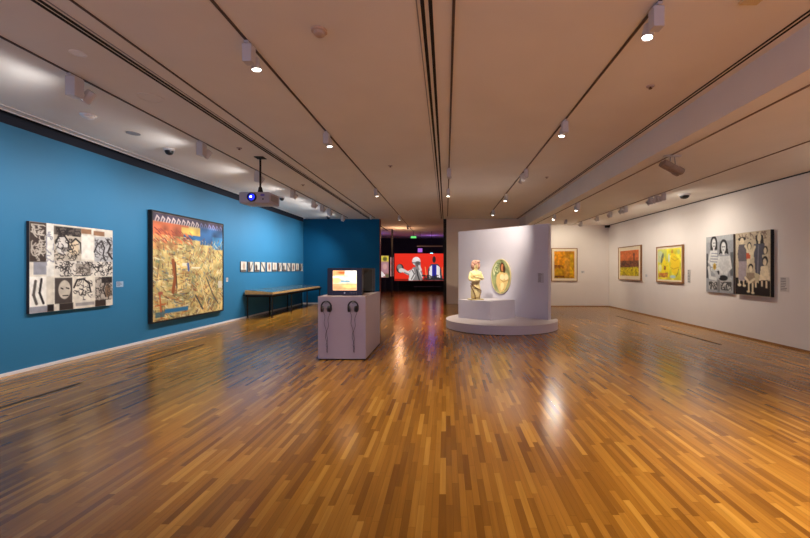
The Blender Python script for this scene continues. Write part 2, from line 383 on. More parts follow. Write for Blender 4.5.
def art_fig_oval():
    c = Canvas(60, 84, .7, 1.04, c8(146, 150, 104), 8)
    c.noise(.25, 8, 10).rect(.0, .0, .35, .6, c8(150, 168, 128), .5).ell(.2, .3, .14, .2, c8(214, 214, 170)).scrib(.1, .1, .5, .5, 24, .02, c8(96, 116, 76), .1)
    c.ell(.62, .25, .17, .17, c8(84, 52, 34)).ell(.62, .25, .10, .12, c8(206, 130, 88)).path([(.55, .36), (.7, .4)], .07, c8(120, 92, 40)).ell(.7, .3, .06, .12, c8(70, 44, 30))
    c.poly([(.3, .45), (.45, .37), (.85, .4), (.95, .55), (.85, .95), (.35, 1), (.25, .7)], c8(222, 192, 128))
    c.ell(.58, .52, .12, .09, c8(240, 222, 176)).ell(.8, .52, .1, .09, c8(242, 224, 178)).path([(.32, .5), (.28, .7), (.34, .9)], .07, c8(214, 180, 120))
    c.path([(.5, .6), (.66, .66), (.92, .6)], .03, c8(190, 150, 92)).path([(.45, .75), (.6, .9), (.8, .88)], .03, c8(200, 164, 104)).path([(.42, .45), (.4, .8)], .02, c8(196, 160, 100)).ell(.6, .8, .12, .12, c8(238, 218, 160))
    return c
def art_orange_back():
    c = Canvas(44, 54, .9, 1.2, c8(206, 140, 20), 11)
    c.rect(0, 0, .5, .5, c8(224, 140, 12), .7).rect(.5, 0, 1, .12, c8(160, 104, 24), .6).rect(.78, .1, .95, .9, c8(206, 180, 24), .5).rect(.52, .2, .75, .95, c8(206, 146, 60), .6)
    c.rect(0, .5, .5, .9, c8(178, 140, 16), .6).scrib(.02, .52, .45, .62, 14, .03, c8(130, 70, 20), .1).scrib(.0, .0, 1, 1, 40, .02, c8(176, 110, 20), .12, .5).rect(.02, .9, .5, .97, c8(110, 62, 20)).rect(0, .97, 1, 1, c8(180, 140, 30)).noise(.18, 14, 18)
    return c
def art_orange_field():
    c = Canvas(54, 44, 1.6, 1.05, c8(208, 108, 52), 12)
    c.noise(.1, 12, 10).rect(0, .0, 1, .3, c8(214, 112, 58), .7).rect(0, .4, 1, .66, c8(134, 78, 48)).scrib(0, .4, 1, .64, 34, .03, c8(90, 54, 40), .1).rect(.72, .16, .8, .62, c8(120, 66, 42)).ell(.76, .17, .05, .06, c8(110, 60, 46))
    c.rect(0, .66, 1, 1, c8(208, 184, 30)).scrib(0, .66, 1, .98, 46, .025, c8(150, 128, 20), .1).scrib(0, .66, 1, .98, 26, .02, c8(232, 206, 40), .1).noise(.12, 20, 16)
    return c
def art_yellow():
    c = Canvas(60, 54, 1.35, 1.05, c8(226, 214, 60), 13)
    c.noise(.14, 9, 8).rect(0, 0, .4, .4, c8(186, 196, 120), .6).ell(.1, .25, .14, .2, c8(190, 200, 170), .3, .8).ell(.2, .3, .05, .18, c8(110, 116, 90), .35)
    c.poly([(.3, .2), (.36, .4), (.5, .5), (.52, .9), (.2, .86), (.14, .6)], c8(240, 214, 40)).ell(.32, .62, .05, .07, c8(150, 90, 40)).ell(.1, .62, .08, .12, c8(226, 226, 160))
    c.rect(.05, .78, .45, .92, c8(222, 150, 60)).scrib(.05, .78, .45, .92, 14, .025, c8(190, 110, 60), .1).line(.08, .9, .4, .88, .02, c8(120, 90, 50))
    c.ell(.64, .12, .05, .08, c8(200, 150, 50)).poly([(.6, .15), (.75, .18), (.95, .4), (.92, .7), (.75, .85), (.58, .7), (.55, .4)], c8(238, 202, 44))
    c.path([(.58, .3), (.75, .4), (.9, .34)], .02, c8(206, 160, 40)).path([(.56, .6), (.7, .66), (.9, .6)], .02, c8(196, 150, 40)).ell(.5, .3, .04, .14, c8(196, 206, 196), 0, .9)
    c.path([(.9, .66), (.86, .8), (.8, .88)], .03, c8(130, 110, 60)).ell(.66, .9, .12, .05, c8(176, 200, 200)).ell(.9, .12, .06, .08, c8(190, 196, 110)).scrib(0, 0, 1, 1, 30, .012, c8(180, 180, 70), .08)
    return c
def person_fig(c, x, y, s, hair, skin, dress, dk, leg=True):
    c.poly([(x - .05 * s, y + .08 * s), (x + .05 * s, y + .08 * s), (x + .09 * s, y + .3 * s), (x + .10 * s, y + .62 * s), (x - .11 * s, y + .62 * s), (x - .08 * s, y + .3 * s)], dress)
    c.ell(x, y + .01 * s, .055 * s, .065 * s, hair).ell(x, y + .02 * s, .038 * s, .05 * s, skin).path([(x, y + .06 * s), (x, y + .1 * s)], .025 * s, skin)
    c.path([(x - .06 * s, y + .13 * s), (x - .1 * s, y + .25 * s), (x - .02 * s, y + .3 * s)], .025 * s, skin).path([(x + .06 * s, y + .13 * s), (x + .1 * s, y + .25 * s), (x + .03 * s, y + .31 * s)], .025 * s, skin)
    if leg:
        for d in (-.04, .04): c.path([(x + d * s, y + .6 * s), (x + d * s, y + .78 * s)], .03 * s, skin).ell(x + d * s, y + .79 * s, .035 * s, .015 * s, skin)
    c.path([(x - .015 * s, y + .02 * s), (x + .015 * s, y + .02 * s)], .008 * s, dk)
    return c
def art_grey_women():
    c = Canvas(70, 96, 1.0, 1.44, c8(150, 150, 152), 14); k = c8(36, 34, 36); w = c8(206, 204, 200)
    c.rect(0, 0, 1, .1, c8(168, 168, 168)).rect(.0, .3, .08, .75, c8(70, 70, 74)).rect(.9, .3, 1, .7, c8(96, 96, 98))
    c.ell(.3, .12, .13, .13, k).rect(.17, .12, .43, .24, k).ell(.3, .13, .075, .09, w).rect(.27, .2, .33, .26, w)
    c.poly([(.18, .26), (.42, .26), (.46, .5), (.44, .62), (.2, .62), (.16, .45)], w)
    for i in range(6): c.line(.18, .3 + i * .05, .44, .31 + i * .05, .012, c8(96, 100, 118))
    c.path([(.18, .28), (.1, .45), (.28, .54)], .045, w)
    c.ell(.66, .2, .14, .13, k).poly([(.53, .2), (.5, .33), (.58, .3)], k).poly([(.8, .2), (.84, .34), (.74, .3)], k).ell(.66, .21, .085, .095, w).rect(.62, .28, .7, .34, w)
    c.poly([(.5, .36), (.84, .36), (.88, .56), (.8, .7), (.52, .7), (.5, .5)], c8(190, 188, 186)).path([(.5, .38), (.44, .55), (.6, .64)], .05, w).path([(.86, .38), (.92, .56), (.72, .66)], .05, w)
    for x in (.31, .36): c.path([(x - .01, .12), (x - .03, .12)], .012, k)
    for x in (.63, .69): c.path([(x - .015, .2), (x + .015, .2)], .014, k)
    c.path([(.28, .175), (.33, .175)], .01, k).path([(.64, .255), (.68, .255)], .01, k)
    c.ell(.33, .54, .06, .06, c8(190, 160, 70)).ell(.33, .54, .03, .03, c8(150, 110, 50))
    c.path([(.1, .56), (.16, .74), (.38, .76)], .06, w).path([(.4, .7), (.62, .78), (.9, .76)], .07, c8(180, 178, 176)).ell(.65, .74, .16, .05, k)
    c.path([(.25, .6), (.5, .72)], .05, c8(180, 180, 180)).poly([(.42, .62), (.52, .62), (.5, .7)], k)
    c.rect(.1, .8, .42, .95, c8(188, 184, 178)).rect(.55, .79, .95, .95, c8(188, 184, 178)).scrib(.12, .82, .42, .94, 18, .014, c8(60, 58, 58), .12).scrib(.57, .81, .93, .94, 20, .014, c8(60, 58, 58), .12)
    c.rect(.44, .78, .53, 1, c8(120, 118, 116)).noise(.06, 30, 40)
    return c
def art_family():
    c = Canvas(76, 100, 1.0, 1.44, c8(196, 178, 150), 15); k = c8(38, 30, 30); sk = c8(222, 204, 170)
    c.poly([(0, .72), (1, .76), (1, 1), (0, 1)], k).scrib(.1, .02, .9, .12, 16, .012, c8(120, 96, 84), .1)
    c.ell(.2, .1, .12, .03, k).ell(.2, .13, .06, .05, sk).poly([(.1, .19), (.3, .19), (.34, .34), (.34, .48), (.1, .48), (.06, .34)], c8(104, 96, 100)).poly([(.1, .46), (.34, .46), (.32, .76), (.22, .78), (.08, .76)], c8(160, 146, 150))
    c.path([(.3, .22), (.4, .3)], .04, sk).ell(.12, .84, .06, .025, sk).ell(.27, .85, .05, .02, sk).rect(.1, .76, .14, .84, sk).rect(.23, .76, .27, .84, sk)
    c.ell(.42, .22, .06, .06, k).ell(.42, .23, .045, .05, sk).poly([(.34, .28), (.5, .28), (.54, .42), (.36, .44)], c8(216, 198, 166)).rect(.33, .33, .45, .43, c8(196, 92, 60)).rect(.35, .42, .45, .52, sk)
    c.poly([(.6, .08), (.7, .03), (.8, .08), (.83, .2), (.78, .22), (.62, .2)], k).ell(.7, .1, .055, .07, sk).rect(.67, .16, .73, .2, sk)
    c.poly([(.56, .2), (.84, .2), (.86, .36), (.84, .66), (.6, .68), (.56, .4)], c8(84, 82, 92)).path([(.68, .22), (.66, .64)], .02, c8(130, 126, 134)).path([(.58, .24), (.5, .36), (.44, .34)], .04, sk)
    c.ell(.87, .3, .06, .06, k).ell(.86, .31, .04, .05, sk).poly([(.78, .37), (.93, .36), (.95, .5), (.8, .5)], c8(206, 190, 160))
    c.ell(.86, .46, .075, .07, k).ell(.85, .48, .05, .055, sk).poly([(.75, .54), (.93, .54), (.99, .74), (.7, .76)], c8(228, 212, 180)).rect(.75, .76, .8, .85, sk).rect(.87, .76, .92, .87, sk)
    c.poly([(.58, .64), (.7, .66), (.68, .8), (.56, .78)], c8(200, 184, 150)).rect(.58, .78, .63, .87, sk)
    c.ell(.46, .55, .07, .05, k).ell(.46, .58, .05, .05, sk).poly([(.34, .64), (.56, .64), (.6, .8), (.32, .8)], c8(150, 130, 108)).path([(.3, .72), (.42, .8), (.56, .74)], .04, sk).rect(.38, .8, .43, .93, sk).rect(.49, .8, .54, .94, sk).ell(.39, .94, .05, .018, sk).ell(.52, .955, .05, .018, sk)
    c.noise(.06, 30, 40)
    return c
def art_boxer():
    c = Canvas(110, 60, 3.46, 1.9, c8(222, 46, 28), 16); k = c8(40, 38, 38); w = c8(206, 202, 196); g = c8(128, 124, 120)
    c.rect(0, .93, 1, 1, c8(120, 30, 20), .8)
    c.ell(.11, .55, .075, .17, k).ell(.10, .5, .05, .1, g).ell(.13, .62, .05, .08, w).path([(.15, .6), (.27, .72), (.38, .62)], .13, w).path([(.2, .7), (.3, .78)], .05, g)
    c.poly([(.28, 1), (.3, .66), (.38, .5), (.5, .5), (.56, .68), (.56, 1)], g).poly([(.3, .7), (.38, .54), (.42, .8), (.36, 1), (.29, 1)], w)
    c.path([(.36, .62), (.4, .75), (.34, .95)], .03, k).path([(.45, .6), (.47, .8), (.5, .97)], .04, k).path([(.5, .62), (.56, .86)], .05, w)
    c.ell(.44, .28, .085, .16, w).ell(.47, .4, .06, .13, g).ell(.47, .4, .035, .08, c8(90, 84, 82)).ell(.44, .2, .06, .06, c8(236, 232, 226)).path([(.36, .34), (.52, .34)], .03, k).path([(.5, .46), (.53, .6)], .08, w)
    c.ell(.8, .22, .035, .12, k).poly([(.66, 1), (.68, .55), (.74, .38), (.88, .38), (.94, .55), (.98, 1)], c8(70, 66, 70))
    c.poly([(.7, .9), (.71, .5), (.76, .42), (.76, .9)], c8(232, 228, 226)).poly([(.85, .42), (.91, .5), (.92, .9), (.85, .9)], c8(232, 228, 226)).poly([(.76, .42), (.85, .42), (.85, .9), (.76, .9)], c8(42, 40, 150)).path([(.8, .4), (.8, .92)], .02, k)
    c.scrib(.56, .8, 1, .98, 26, .03, k, .08).path([(.62, .5), (.64, .8)], .03, c8(240, 150, 90)).path([(.97, .5), (.96, .8)], .02, c8(240, 150, 90))
    return c
def art_tv():
    c = Canvas(30, 24, .45, .35, c8(244, 226, 196), 17)
    c.noise(.1, 4, 6).rect(0, 0, .5, .28, c8(232, 130, 60), .7).ell(.4, .12, .16, .06, c8(210, 90, 40)).rect(.5, 0, 1, .2, c8(240, 236, 230), .8).rect(0, .66, 1, 1, c8(236, 140, 84), .8).ell(.7, .8, .3, .1, c8(244, 190, 120)).ell(.15, .5, .2, .14, c8(240, 190, 130))
    c.rect(.32, .49, .72, .58, c8(70, 130, 160), .8).line(.1, .25, .9, .3, .04, c8(240, 200, 160)).noise(.1, 10, 12)
    return c

# ------------------------------------------------------------------ pictures on the left wall (viewed with right = +Y)
RL = PI / 2          # local +x -> world +Y, local -y -> +X
RR = -PI / 2         # right wall: local +x -> world -Y, local -y -> -X
MS_L = mat('dark_canvas_edge', rgb(40, 38, 44), 0.8); MS_G = mat('grey_canvas_edge', rgb(120, 110, 104), 0.8); MS_W = mat('pale_canvas_edge', rgb(196, 190, 182), 0.8)
hang('collage_painting', 'black and white collage painting of faces and scribbles on blue wall', 'painting', 1.56, 1.45, .05, (XL, 7.03, .90), RL, art_collage(), MS_L)
hang('cityscape_painting', 'large crowded yellow and orange painting in a thin black frame on blue wall', 'painting', 2.84, 2.52, .09, (XL, 10.22, .39), RL, art_city(), MS_L, frame=M_BLACK, fw=.035)
sm = []
ordn = ['first', 'second', 'third', 'fourth', 'fifth', 'sixth', 'seventh', 'eighth', 'ninth', 'tenth', 'eleventh', 'last']
for i in range(12):
    hang('small_print', '%s small print from the near end of the row on blue wall above table' % ordn[i] if i < 11 else 'last small print of the row on the blue wall, beside the corner',
         'print', .355, .33, .025, (XL, 12.92 + .467 * i, 1.51), RL, art_small(i), M_BLACK, group='small prints in a row on the blue wall')
def plaque(label, w, h, pos, rz, lines=4, m=None):
    t = thing('wall_label', pos, label, 'wall label', None, rz)
    link('card', B(-w / 2, w / 2, -.006, -.001, 0, h), m or mat('label_card', rgb(206, 202, 200), 0.6), t)
    bm = bmesh.new(); r = random.Random(int(w * 999 + h * 777))
    for k in range(lines):
        z = h * (1 - (k + .8) / (lines + .8)); box(bm, -w * .42, -w * .42 + w * .8 * r.uniform(.55, 1), -.0075, -.0062, z, z + h / (lines + 1) * .35)
    link('printed_text', bm, mat('label_ink', rgb(90, 86, 88), 0.7), t)
    return t
M_BLUELAB = mat('blue_grey_label_card', rgb(150, 176, 200), 0.6)
plaque('small pale label card on blue wall right of the black and white collage', .17, .11, (XL, 8.04, 1.24), RL, 4, M_BLUELAB)
plaque('tiny label card on blue wall right of the large yellow painting', .1, .12, (XL, 11.98, 1.22), RL, 3)

# right wall
hang('orange_field_painting', 'framed orange and yellow landscape on the right wall, nearest the corner', 'painting', 1.85, 1.28, .06, (XR, 15.12, 1.18), RR, art_orange_field(), MS_W, frame=M_FRWOOD, fw=.03, mat_w=.13)
hang('yellow_abstract_painting', 'bright yellow abstract painting of figures in wood frame on right wall', 'painting', 1.46, 1.14, .06, (XR, 12.41, 1.18), RR, art_yellow(), MS_W, frame=M_FRWOOD, fw=.035, mat_w=.05)
hang('women_painting', 'grey canvas of two long-haired women on the right wall', 'painting', 1.0, 1.44, .05, (XR, 10.12, 1.0), RR, art_grey_women(), MS_G)
hang('family_painting', 'beige and black canvas of a standing family group on the right wall', 'painting', 1.02, 1.44, .08, (XR, 8.99, 1.0), RR, art_family(), M_BLACK)
plaque('tiny label card right of the orange landscape painting', .13, .09, (XR, 13.88, 1.32), RR, 3)
plaque('grey text panel right of the yellow abstract painting', .13, .38, (XR, 11.45, 1.2), RR, 8, mat('grey_text_panel', rgb(190, 184, 178), .7))
plaque('printed text panel on wall right of the family painting', .21, .30, (XR, 8.22, 1.13), RR, 8, mat('pale_text_panel', rgb(206, 196, 188), .7))
# right end wall: faces -Y
hang('amber_abstract_painting', 'amber abstract picture in a wood frame on the end wall behind the partition', 'painting', 1.12, 1.42, .04, (5.05, YR, 1.07), 0, art_orange_back(), MS_W, frame=M_FRWOOD, fw=.03, mat_w=.1)
plaque('small label card beside the amber picture on the end wall', .14, .1, (5.85, YR, 1.42), 0, 3)

# ------------------------------------------------------------------ display table with desk cases
t = thing('display_table', (-6.05, 15.45, 0), 'long black display table on thin legs along the blue wall', 'table')
link('tabletop', B(-.48, .46, -2.6, 2.65, .745, .775, bev=.004), M_BLACK, t)
link('apron', B(-.44, .42, -2.5, 2.55, .69, .744), M_BLACK, t)
for y in (-2.45, -.82, .82, 2.45):
    for x in (-.4, .4):
        link('leg', B(x - .018, x + .018, y - .018, y + .018, 0, .689), M_BLACK, t)
M_CGLASS = mat('case_glass', rgb(170, 190, 190), 0.08, 0.0); M_CGLASS.node_tree.nodes['Principled BSDF'].inputs['Transmission Weight'].default_value = 0.85
pos_words = ['nearest display case with a pale document', 'second display case from the near end', 'third display case from the near end', 'farthest display case, brightly lit by the corner']
for i in range(4):
    yc = 13.55 + i * 1.22
    t = thing('display_case', (-6.05, yc, .777), 'low wooden desk case on the black table, ' + pos_words[i], 'display case', 'display cases on the long table')
    bm = bmesh.new()
    def wedge(bm, x0, x1, y0, y1, zf, zb):
        vs = [bm.verts.new(p) for p in [(x0, y0, 0), (x1, y0, 0), (x1, y1, 0), (x0, y1, 0), (x0, y0, zb), (x1, y0, zf), (x1, y1, zf), (x0, y1, zb)]]
        for f in [(3, 2, 1, 0), (4, 5, 6, 7), (0, 1, 5, 4), (1, 2, 6, 5), (2, 3, 7, 6), (3, 0, 4, 7)]: bm.faces.new([vs[q] for q in f])
    wedge(bm, -.46, .44, -.6, .6, .055, .13)
    link('case_body', bm, M_WOOD, t)
    sl = (.13 - .055) / .9
    def onslope(x0, x1, y0, y1, d0, d1):
        bm = bmesh.new()
        z = lambda x: .055 + (.44 - x) * sl
        vs = [bm.verts.new((x, y, z(x) + d)) for d in (d0, d1) for x, y in ((x0, y0), (x1, y0), (x1, y1), (x0, y1))]
        for f in [(3, 2, 1, 0), (4, 5, 6, 7), (0, 1, 5, 4), (1, 2, 6, 5), (2, 3, 7, 6), (3, 0, 4, 7)]: bm.faces.new([vs[q] for q in f])
        return bm
    link('document', onslope(-.4, .36, -.52, .52, .001, .003), mat('document_paper_%d' % (i % 2), [rgb(168, 174, 160), rgb(196, 190, 168)][i % 2], .7, .3, 9), t)
    link('glass_cover', onslope(-.43, .40, -.57, .57, .008, .012), M_CGLASS, t)

# ------------------------------------------------------------------ television plinth
t = thing('television_plinth', (-1.83, 7.79, 0), 'lavender white box plinth carrying two televisions back to back', 'plinth')
link('plinth_box', B(-.42, .42, -.76, .76, .02, 1.12, bev=.004), mat('plinth_paint', rgb(196, 184, 196), .55, .02), t)
link('recessed_foot', B(-.40, .40, -.74, .74, 0, .019), M_BLACK, t)
def crt(name, loc, rz, label, on):
    t = thing(name, loc, label, 'television', None, rz)
    # front bezel
    bm = bmesh.new()
    W, H = .31, .49
    box(bm, -W, -.215, -.05, .03, 0, H, bev=.008); box(bm, .215, W, -.05, .03, 0, H, bev=.008)
    box(bm, -.216, .216, -.05, .03, 0, .09, bev=.006); box(bm, -.216, .216, -.05, .03, .445, H, bev=.006)
    link('bezel', bm, mat('blue_black_plastic', rgb(22, 22, 52), .35, .05), t)
    bm = bmesh.new()     # tapering tube housing
    secs = [(.031, .3, .01, .48), (.2, .29, .012, .47), (.30, .25, .03, .44), (.45, .19, .05, .36), (.52, .16, .07, .31)]
    rings = [[bm.verts.new(p) for p in ((-w, y, z0), (w, y, z0), (w, y, z1), (-w, y, z1))] for y, w, z0, z1 in secs]
    for a, b in zip(rings, rings[1:]):
        for k in range(4): bm.faces.new([a[k], a[(k + 1) % 4], b[(k + 1) % 4], b[k]])
    bm.faces.new(rings[0][::-1]); bm.faces.new(rings[-1]); bmesh.ops.recalc_face_normals(bm, faces=bm.faces)
    link('tube_housing', bm, mat('tube_housing_plastic', rgb(10, 9, 14), .5, .05), t)
    c = art_tv() if on else Canvas(4, 4, 1, 1, c8(30, 34, 38))
    mm = paint_mat('lit_television_picture' if on else 'dark_television_picture', .15, 1.0 if on else 0, .0)
    c.mesh('screen', mm, t, lambda u, v: (-.216 + .432 * u, -.028 - .018 * (1 - (2 * u - 1) ** 2 * .6 - (2 * v - 1) ** 2 * .4), .088 + .36 * (1 - v)))
    link('badge', cyl(bmesh.new(), (0, -.05, .045), (0, -1, 0), .014, .014, .004), mat('silver_badge', rgb(180, 180, 190), .3, metal=.8), t)
    bm = bmesh.new()
    for k in range(5): cyl(bm, (.1 + k * .028, -.05, .045), (0, -1, 0), .006, .006, .005, 10)
    link('button', bm, M_GREY, t)
    link('foot_bar', B(-.24, .24, -.02, .2, -.004, .01), M_BLKPL, t)
    return t
crt('television', (-1.818, 7.22, 1.127), 0, 'black tube television showing an orange picture, facing the viewer', True)
crt('television', (-1.80, 8.36, 1.127), PI, 'dark tube television behind the lit one, facing away', False)
def headphones(x, label):
    t = thing('headphones', (x, 7.03, .94), label, 'headphones')
    bm = bmesh.new(); pts = [(.085 * math.cos(a), -.035, .0 + .095 * math.sin(a)) for a in [math.radians(q) for q in range(-15, 196, 10)]]
    tube(bm, pts, .013, 8); link('headband', bm, M_BLKPL, t)
    for s in (-1, 1):
        bm = bmesh.new(); lathe(bm, [(0, 0), (.05, 0), (.058, .012), (.052, .026), (.03, .032), (0, .032)], (s * .058, -.062, -.035), (s, -.25, 0), 24)
        e = link('ear_cup', bm, M_BLKPL, t, True)
        bm = bmesh.new(); lathe(bm, [(.02, 0), (.054, .0), (.056, -.014), (.04, -.022), (.02, -.012)], (s * .058, -.062, -.035), (s, -.25, 0), 24)
        link('ear_pad', bm, mat('grey_foam', rgb(92, 92, 100), .9), e, True)
    bm = bmesh.new(); cyl(bm, (0, 0, .075), (0, -1, 0), .012, .012, .05, 14); lathe(bm, [(0, 0), (.02, 0), (.02, .008), (0, .008)], (0, -.051, .075), (0, -1, 0), 16)
    link('wall_hook', bm, M_GREY, t)
    for s in (-1, 1):
        pts = []
        for k in range(40):
            q = k / 39; z = -.07 - q * .62
            pts.append((s * .055 * (1 - q) ** 1.5 + .012 * math.sin(q * 16 + s), -.02 + .008 * math.sin(q * 9), z))
        if s > 0:
            for k in range(46):
                a = k * .7; pts.append((.012 + .012 * math.cos(a), -.02 + .010 * math.sin(a), -.69 - k * .0025))
        link('cable', tube(bmesh.new(), pts, .0032, 6), M_BLKPL, t)
    return t
headphones(-2.095, 'black headphones hanging on the plinth front, left of the pair')
headphones(-1.625, 'black headphones hanging on the plinth front, right of the pair')

# ------------------------------------------------------------------ projector
t = thing('projector', (-3.83, 8.25, ZC), 'grey ceiling projector with glowing blue lens on a black pole', 'projector')
link('ceiling_plate', B(-.09, .09, -.09, .09, -.015, -.001), M_BLACK, t)
link('pole', cyl(bmesh.new(), (0, 0, -.62), (0, 0, 1), .019, .019, .6), M_BLACK, t)
bm = bmesh.new(); box(bm, -.06, .06, -.06, .06, -.75, -.735); cyl(bm, (0, 0, -.74), (0, 0, 1), .06, .03, .13); link('mount_bracket', bm, M_BLACK, t)
bm = B(-.32, .30, -.25, .25, -.98, -.755, bev=.03); pj = link('projector_body', bm, mat('projector_shell', rgb(186, 176, 184), .45), t, True)
bm = bmesh.new(); lathe(bm, [(.055, 0), (.088, 0), (.094, .015), (.085, .05), (.072, .05), (.068, .02), (.055, 0)], (-.045, -.25, -.865), (0, -1, 0)); link('lens_ring', bm, M_BLKPL, t, True)
bm = bmesh.new(); lathe(bm, [(.068, .0), (.067, .018), (.05, .034), (.02, .043), (0, .045)], (-.045, -.25, -.865), (0, -1, 0)); ln = link('lens', bm, mat('blue_lens', rgb(10, 10, 120), .1, 0, emit=(.02, .03, .9), estr=1.0), t, True)
link('beam_core', lathe(bmesh.new(), [(0.02, .0), (.016, .008), (0, .01)], (-.055, -.293, -.86), (0, -1, 0), 20), mat('blue_lens_core', (1, 1, 1), .3, 0, emit=(.5, .6, 1), estr=6), ln)
bm = bmesh.new()
for k in range(6): box(bm, .30, .304, -.18 + k * .06, -.15 + k * .06, -.93, -.81)
link('vent_grille', bm, M_GREY, t)
link('infrared_window', cyl(bmesh.new(), (.17, -.25, -.9), (0, -1, 0), .015, .015, .004, 14), M_BLKPL, t)
link('indicator_panel', B(.12, .2, -.253, -.249, -.84, -.80), mat('violet_indicator', rgb(120, 100, 190), .4), t)

# ------------------------------------------------------------------ round platform, plinth, statue, oval picture
t = thing('round_platform', (1.53, 11.13, 0), 'low round white platform at the foot of the angled partition', 'platform')
bm = bmesh.new()
# circle cut behind the partition face
pts = []
for k in range(120):
    a = 2 * PI * k / 120; p = Vector((1.53 + 1.53 * math.cos(a), 11.13 + 1.53 * math.sin(a)))
    pts.append(p)
def cutpoly(pts, sgn, off):
    out = []
    for a, b in zip(pts, pts[1:] + pts[:1]):
        da = sgn * ((a - P0).dot(PN) - off); db = sgn * ((b - P0).dot(PN) - off)
        if da <= 0: out.append(a)
        if (da < 0 < db) or (db < 0 < da): out.append(a + (b - a) * (da / (da - db)))
    return out
front = [(p.x - 1.53, p.y - 11.13) for p in cutpoly(pts, 1, -.004)]
# the small sector right of the partition's end belongs to the same platform
e = P1 + PD * .004
back = []
for a, b in zip(pts, pts[1:] + pts[:1]): back.append(a)
def clip(poly, nrm, d):
    out = []
    for a, b in zip(poly, poly[1:] + poly[:1]):
        da = a.dot(nrm) - d; db = b.dot(nrm) - d
        if da >= 0: out.append(a)
        if (da < 0 < db) or (db < 0 < da): out.append(a + (b - a) * (da / (da - db)))
    return out
back = clip(clip(pts, PD, e.dot(PD)), PN, P0.dot(PN) - .004)
back = [(p.x - 1.53, p.y - 11.13) for p in back]
prism(bm, front, .012, .225); prism(bm, back, .012, .225)
link('platform_drum', bm, mat('platform_paint', rgb(206, 198, 208), .5, .02), t)
bm = bmesh.new(); prism(bm, [(x * .975 , y * .975) for x, y in front if True], 0, .011); link('recessed_foot', bm, M_BLACK, t)
A_, B_, C_ = Vector((.35, 11.3)), Vector((1.18, 10.67)), Vector((1.93, 11.22)); D_ = A_ + C_ - B_
t = thing('statue_plinth', (1.14, 11.26, .226), 'angular white plinth on the round platform, under the statue', 'plinth')
link('plinth_box', prism(bmesh.new(), [(p.x - 1.14, p.y - 11.26) for p in (A_, B_, C_, D_)], 0, .512), mat('statue_plinth_paint', rgb(208, 202, 214), .6, .02), t)

def skin(name, verts, edges, m, parent, sub=2):
    me = bpy.data.meshes.new(name); me.from_pydata([v[:3] for v in verts], edges, []); me.materials.append(m)
    o = bpy.data.objects.new(name, me); C.objects.link(o); o.parent = parent
    md = o.modifiers.new('skin', 'SKIN'); md.use_smooth_shade = True
    if not me.skin_vertices: 
        bpy.context.view_layer.objects.active = o
    for i, v in enumerate(verts):
        sv = me.skin_vertices[0].data[i]; sv.radius = (v[3], v[4] if len(v) > 4 else v[3]); sv.use_root = (i == 0)
    s = o.modifiers.new('sub', 'SUBSURF'); s.levels = sub; s.render_levels = sub
    return o
M_STONE = mat('cream_stone', rgb(226, 206, 150), .55, .12, 9)
t = thing('torso_statue', (.83, 11.2, .739), 'cream carved half-figure statue with folded arms and reddish head, on the plinth', 'sculpture', None, math.radians(18))
V = [(0, 0, .22, .155, .12), (0, 0, .03, .15, .12), (0, 0, .42, .115, .095), (0, 0, .6, .14, .105), (0, .01, .73, .125, .085), (0, .01, .82, .05, .05), (0, -.01, .90, .06, .065), (0, -.01, .98, .075, .085), (0, -.01, 1.03, .06, .07)]
E = [(0, 1), (0, 2), (2, 3), (3, 4), (4, 5), (5, 6), (6, 7), (7, 8)]
for s in (-1, 1):
    b0 = len(V)
    V += [(s * .135, .01, .745, .06), (s * .2, -.02, .57, .052), (s * .11, -.13, .54 + .04 * (s + 1), .034), (-s * .02, -.155, .56 + .04 * (s + 1), .028, .02)]
    E += [(4, b0), (b0, b0 + 1), (b0 + 1, b0 + 2), (b0 + 2, b0 + 3)]
    for f in range(4):
        i = len(V); z = .56 + .04 * (s + 1) + (f - 1.5) * .016
        V += [(-s * .055, -.158, z, .009), (-s * (.085 + .006 * (f in (1, 2))), -.148, z - .004, .008)]; E += [(b0 + 3, i), (i, i + 1)]
    i = len(V); V += [(-s * .02, -.165, .6 + .04 * (s + 1), .010), (-s * .035, -.165, .62 + .04 * (s + 1), .008)]; E += [(b0 + 3, i), (i, i + 1)]
body = skin('carved_figure', V, E, M_STONE, t)
# face, chest and drapery
bm = bmesh.new()
for s in (-1, 1):
    bmesh.ops.create_uvsphere(bm, u_segments=16, v_segments=10, radius=.055, matrix=Matrix.Translation((s * .06, -.085, .69)) @ Matrix.Scale(.7, 4, (0, 1, 0)))
link('carved_chest', bm, M_STONE, t, True)
bm = bmesh.new()
lathe(bm, [(0, -.02), (.012, -.012), (.009, .02), (0, .03)], (0, -.1, .965), (0, -.1, 1), 10)
for s in (-1, 1): bmesh.ops.create_uvsphere(bm, u_segments=10, v_segments=6, radius=.011, matrix=Matrix.Translation((s * .03, -.088, .985)) @ Matrix.Scale(.5, 4, (0, 0, 1)))
tube(bm, [(-.024, -.085, .925), (0, -.093, .922), (.024, -.085, .925)], .006, 6)
link('face', bm, mat('face_stone', rgb(196, 160, 128), .6), t, True)
bm = bmesh.new()   # headscarf / hair mass
for (x, y, z, rx, ry, rz_) in [(0, .02, 1.02, .115, .115, .095), (-.085, .01, .95, .05, .07, .1), (.085, .01, .95, .05, .07, .1), (0, .06, .93, .1, .06, .12), (.03, -.04, 1.07, .08, .07, .045)]:
    bmesh.ops.create_uvsphere(bm, u_segments=20, v_segments=12, radius=1, matrix=Matrix.Translation((x, y, z)) @ Matrix.Diagonal((rx, ry, rz_, 1)))
link('headdress', bm, mat('rose_stone', rgb(176, 132, 116), .7, .2, 20), t, True)
bm = bmesh.new()
tube(bm, [(-.155, -.02, .46), (-.1, -.115, .38), (0, -.135, .32), (.1, -.12, .27), (.155, -.03, .24)], .014, 8)
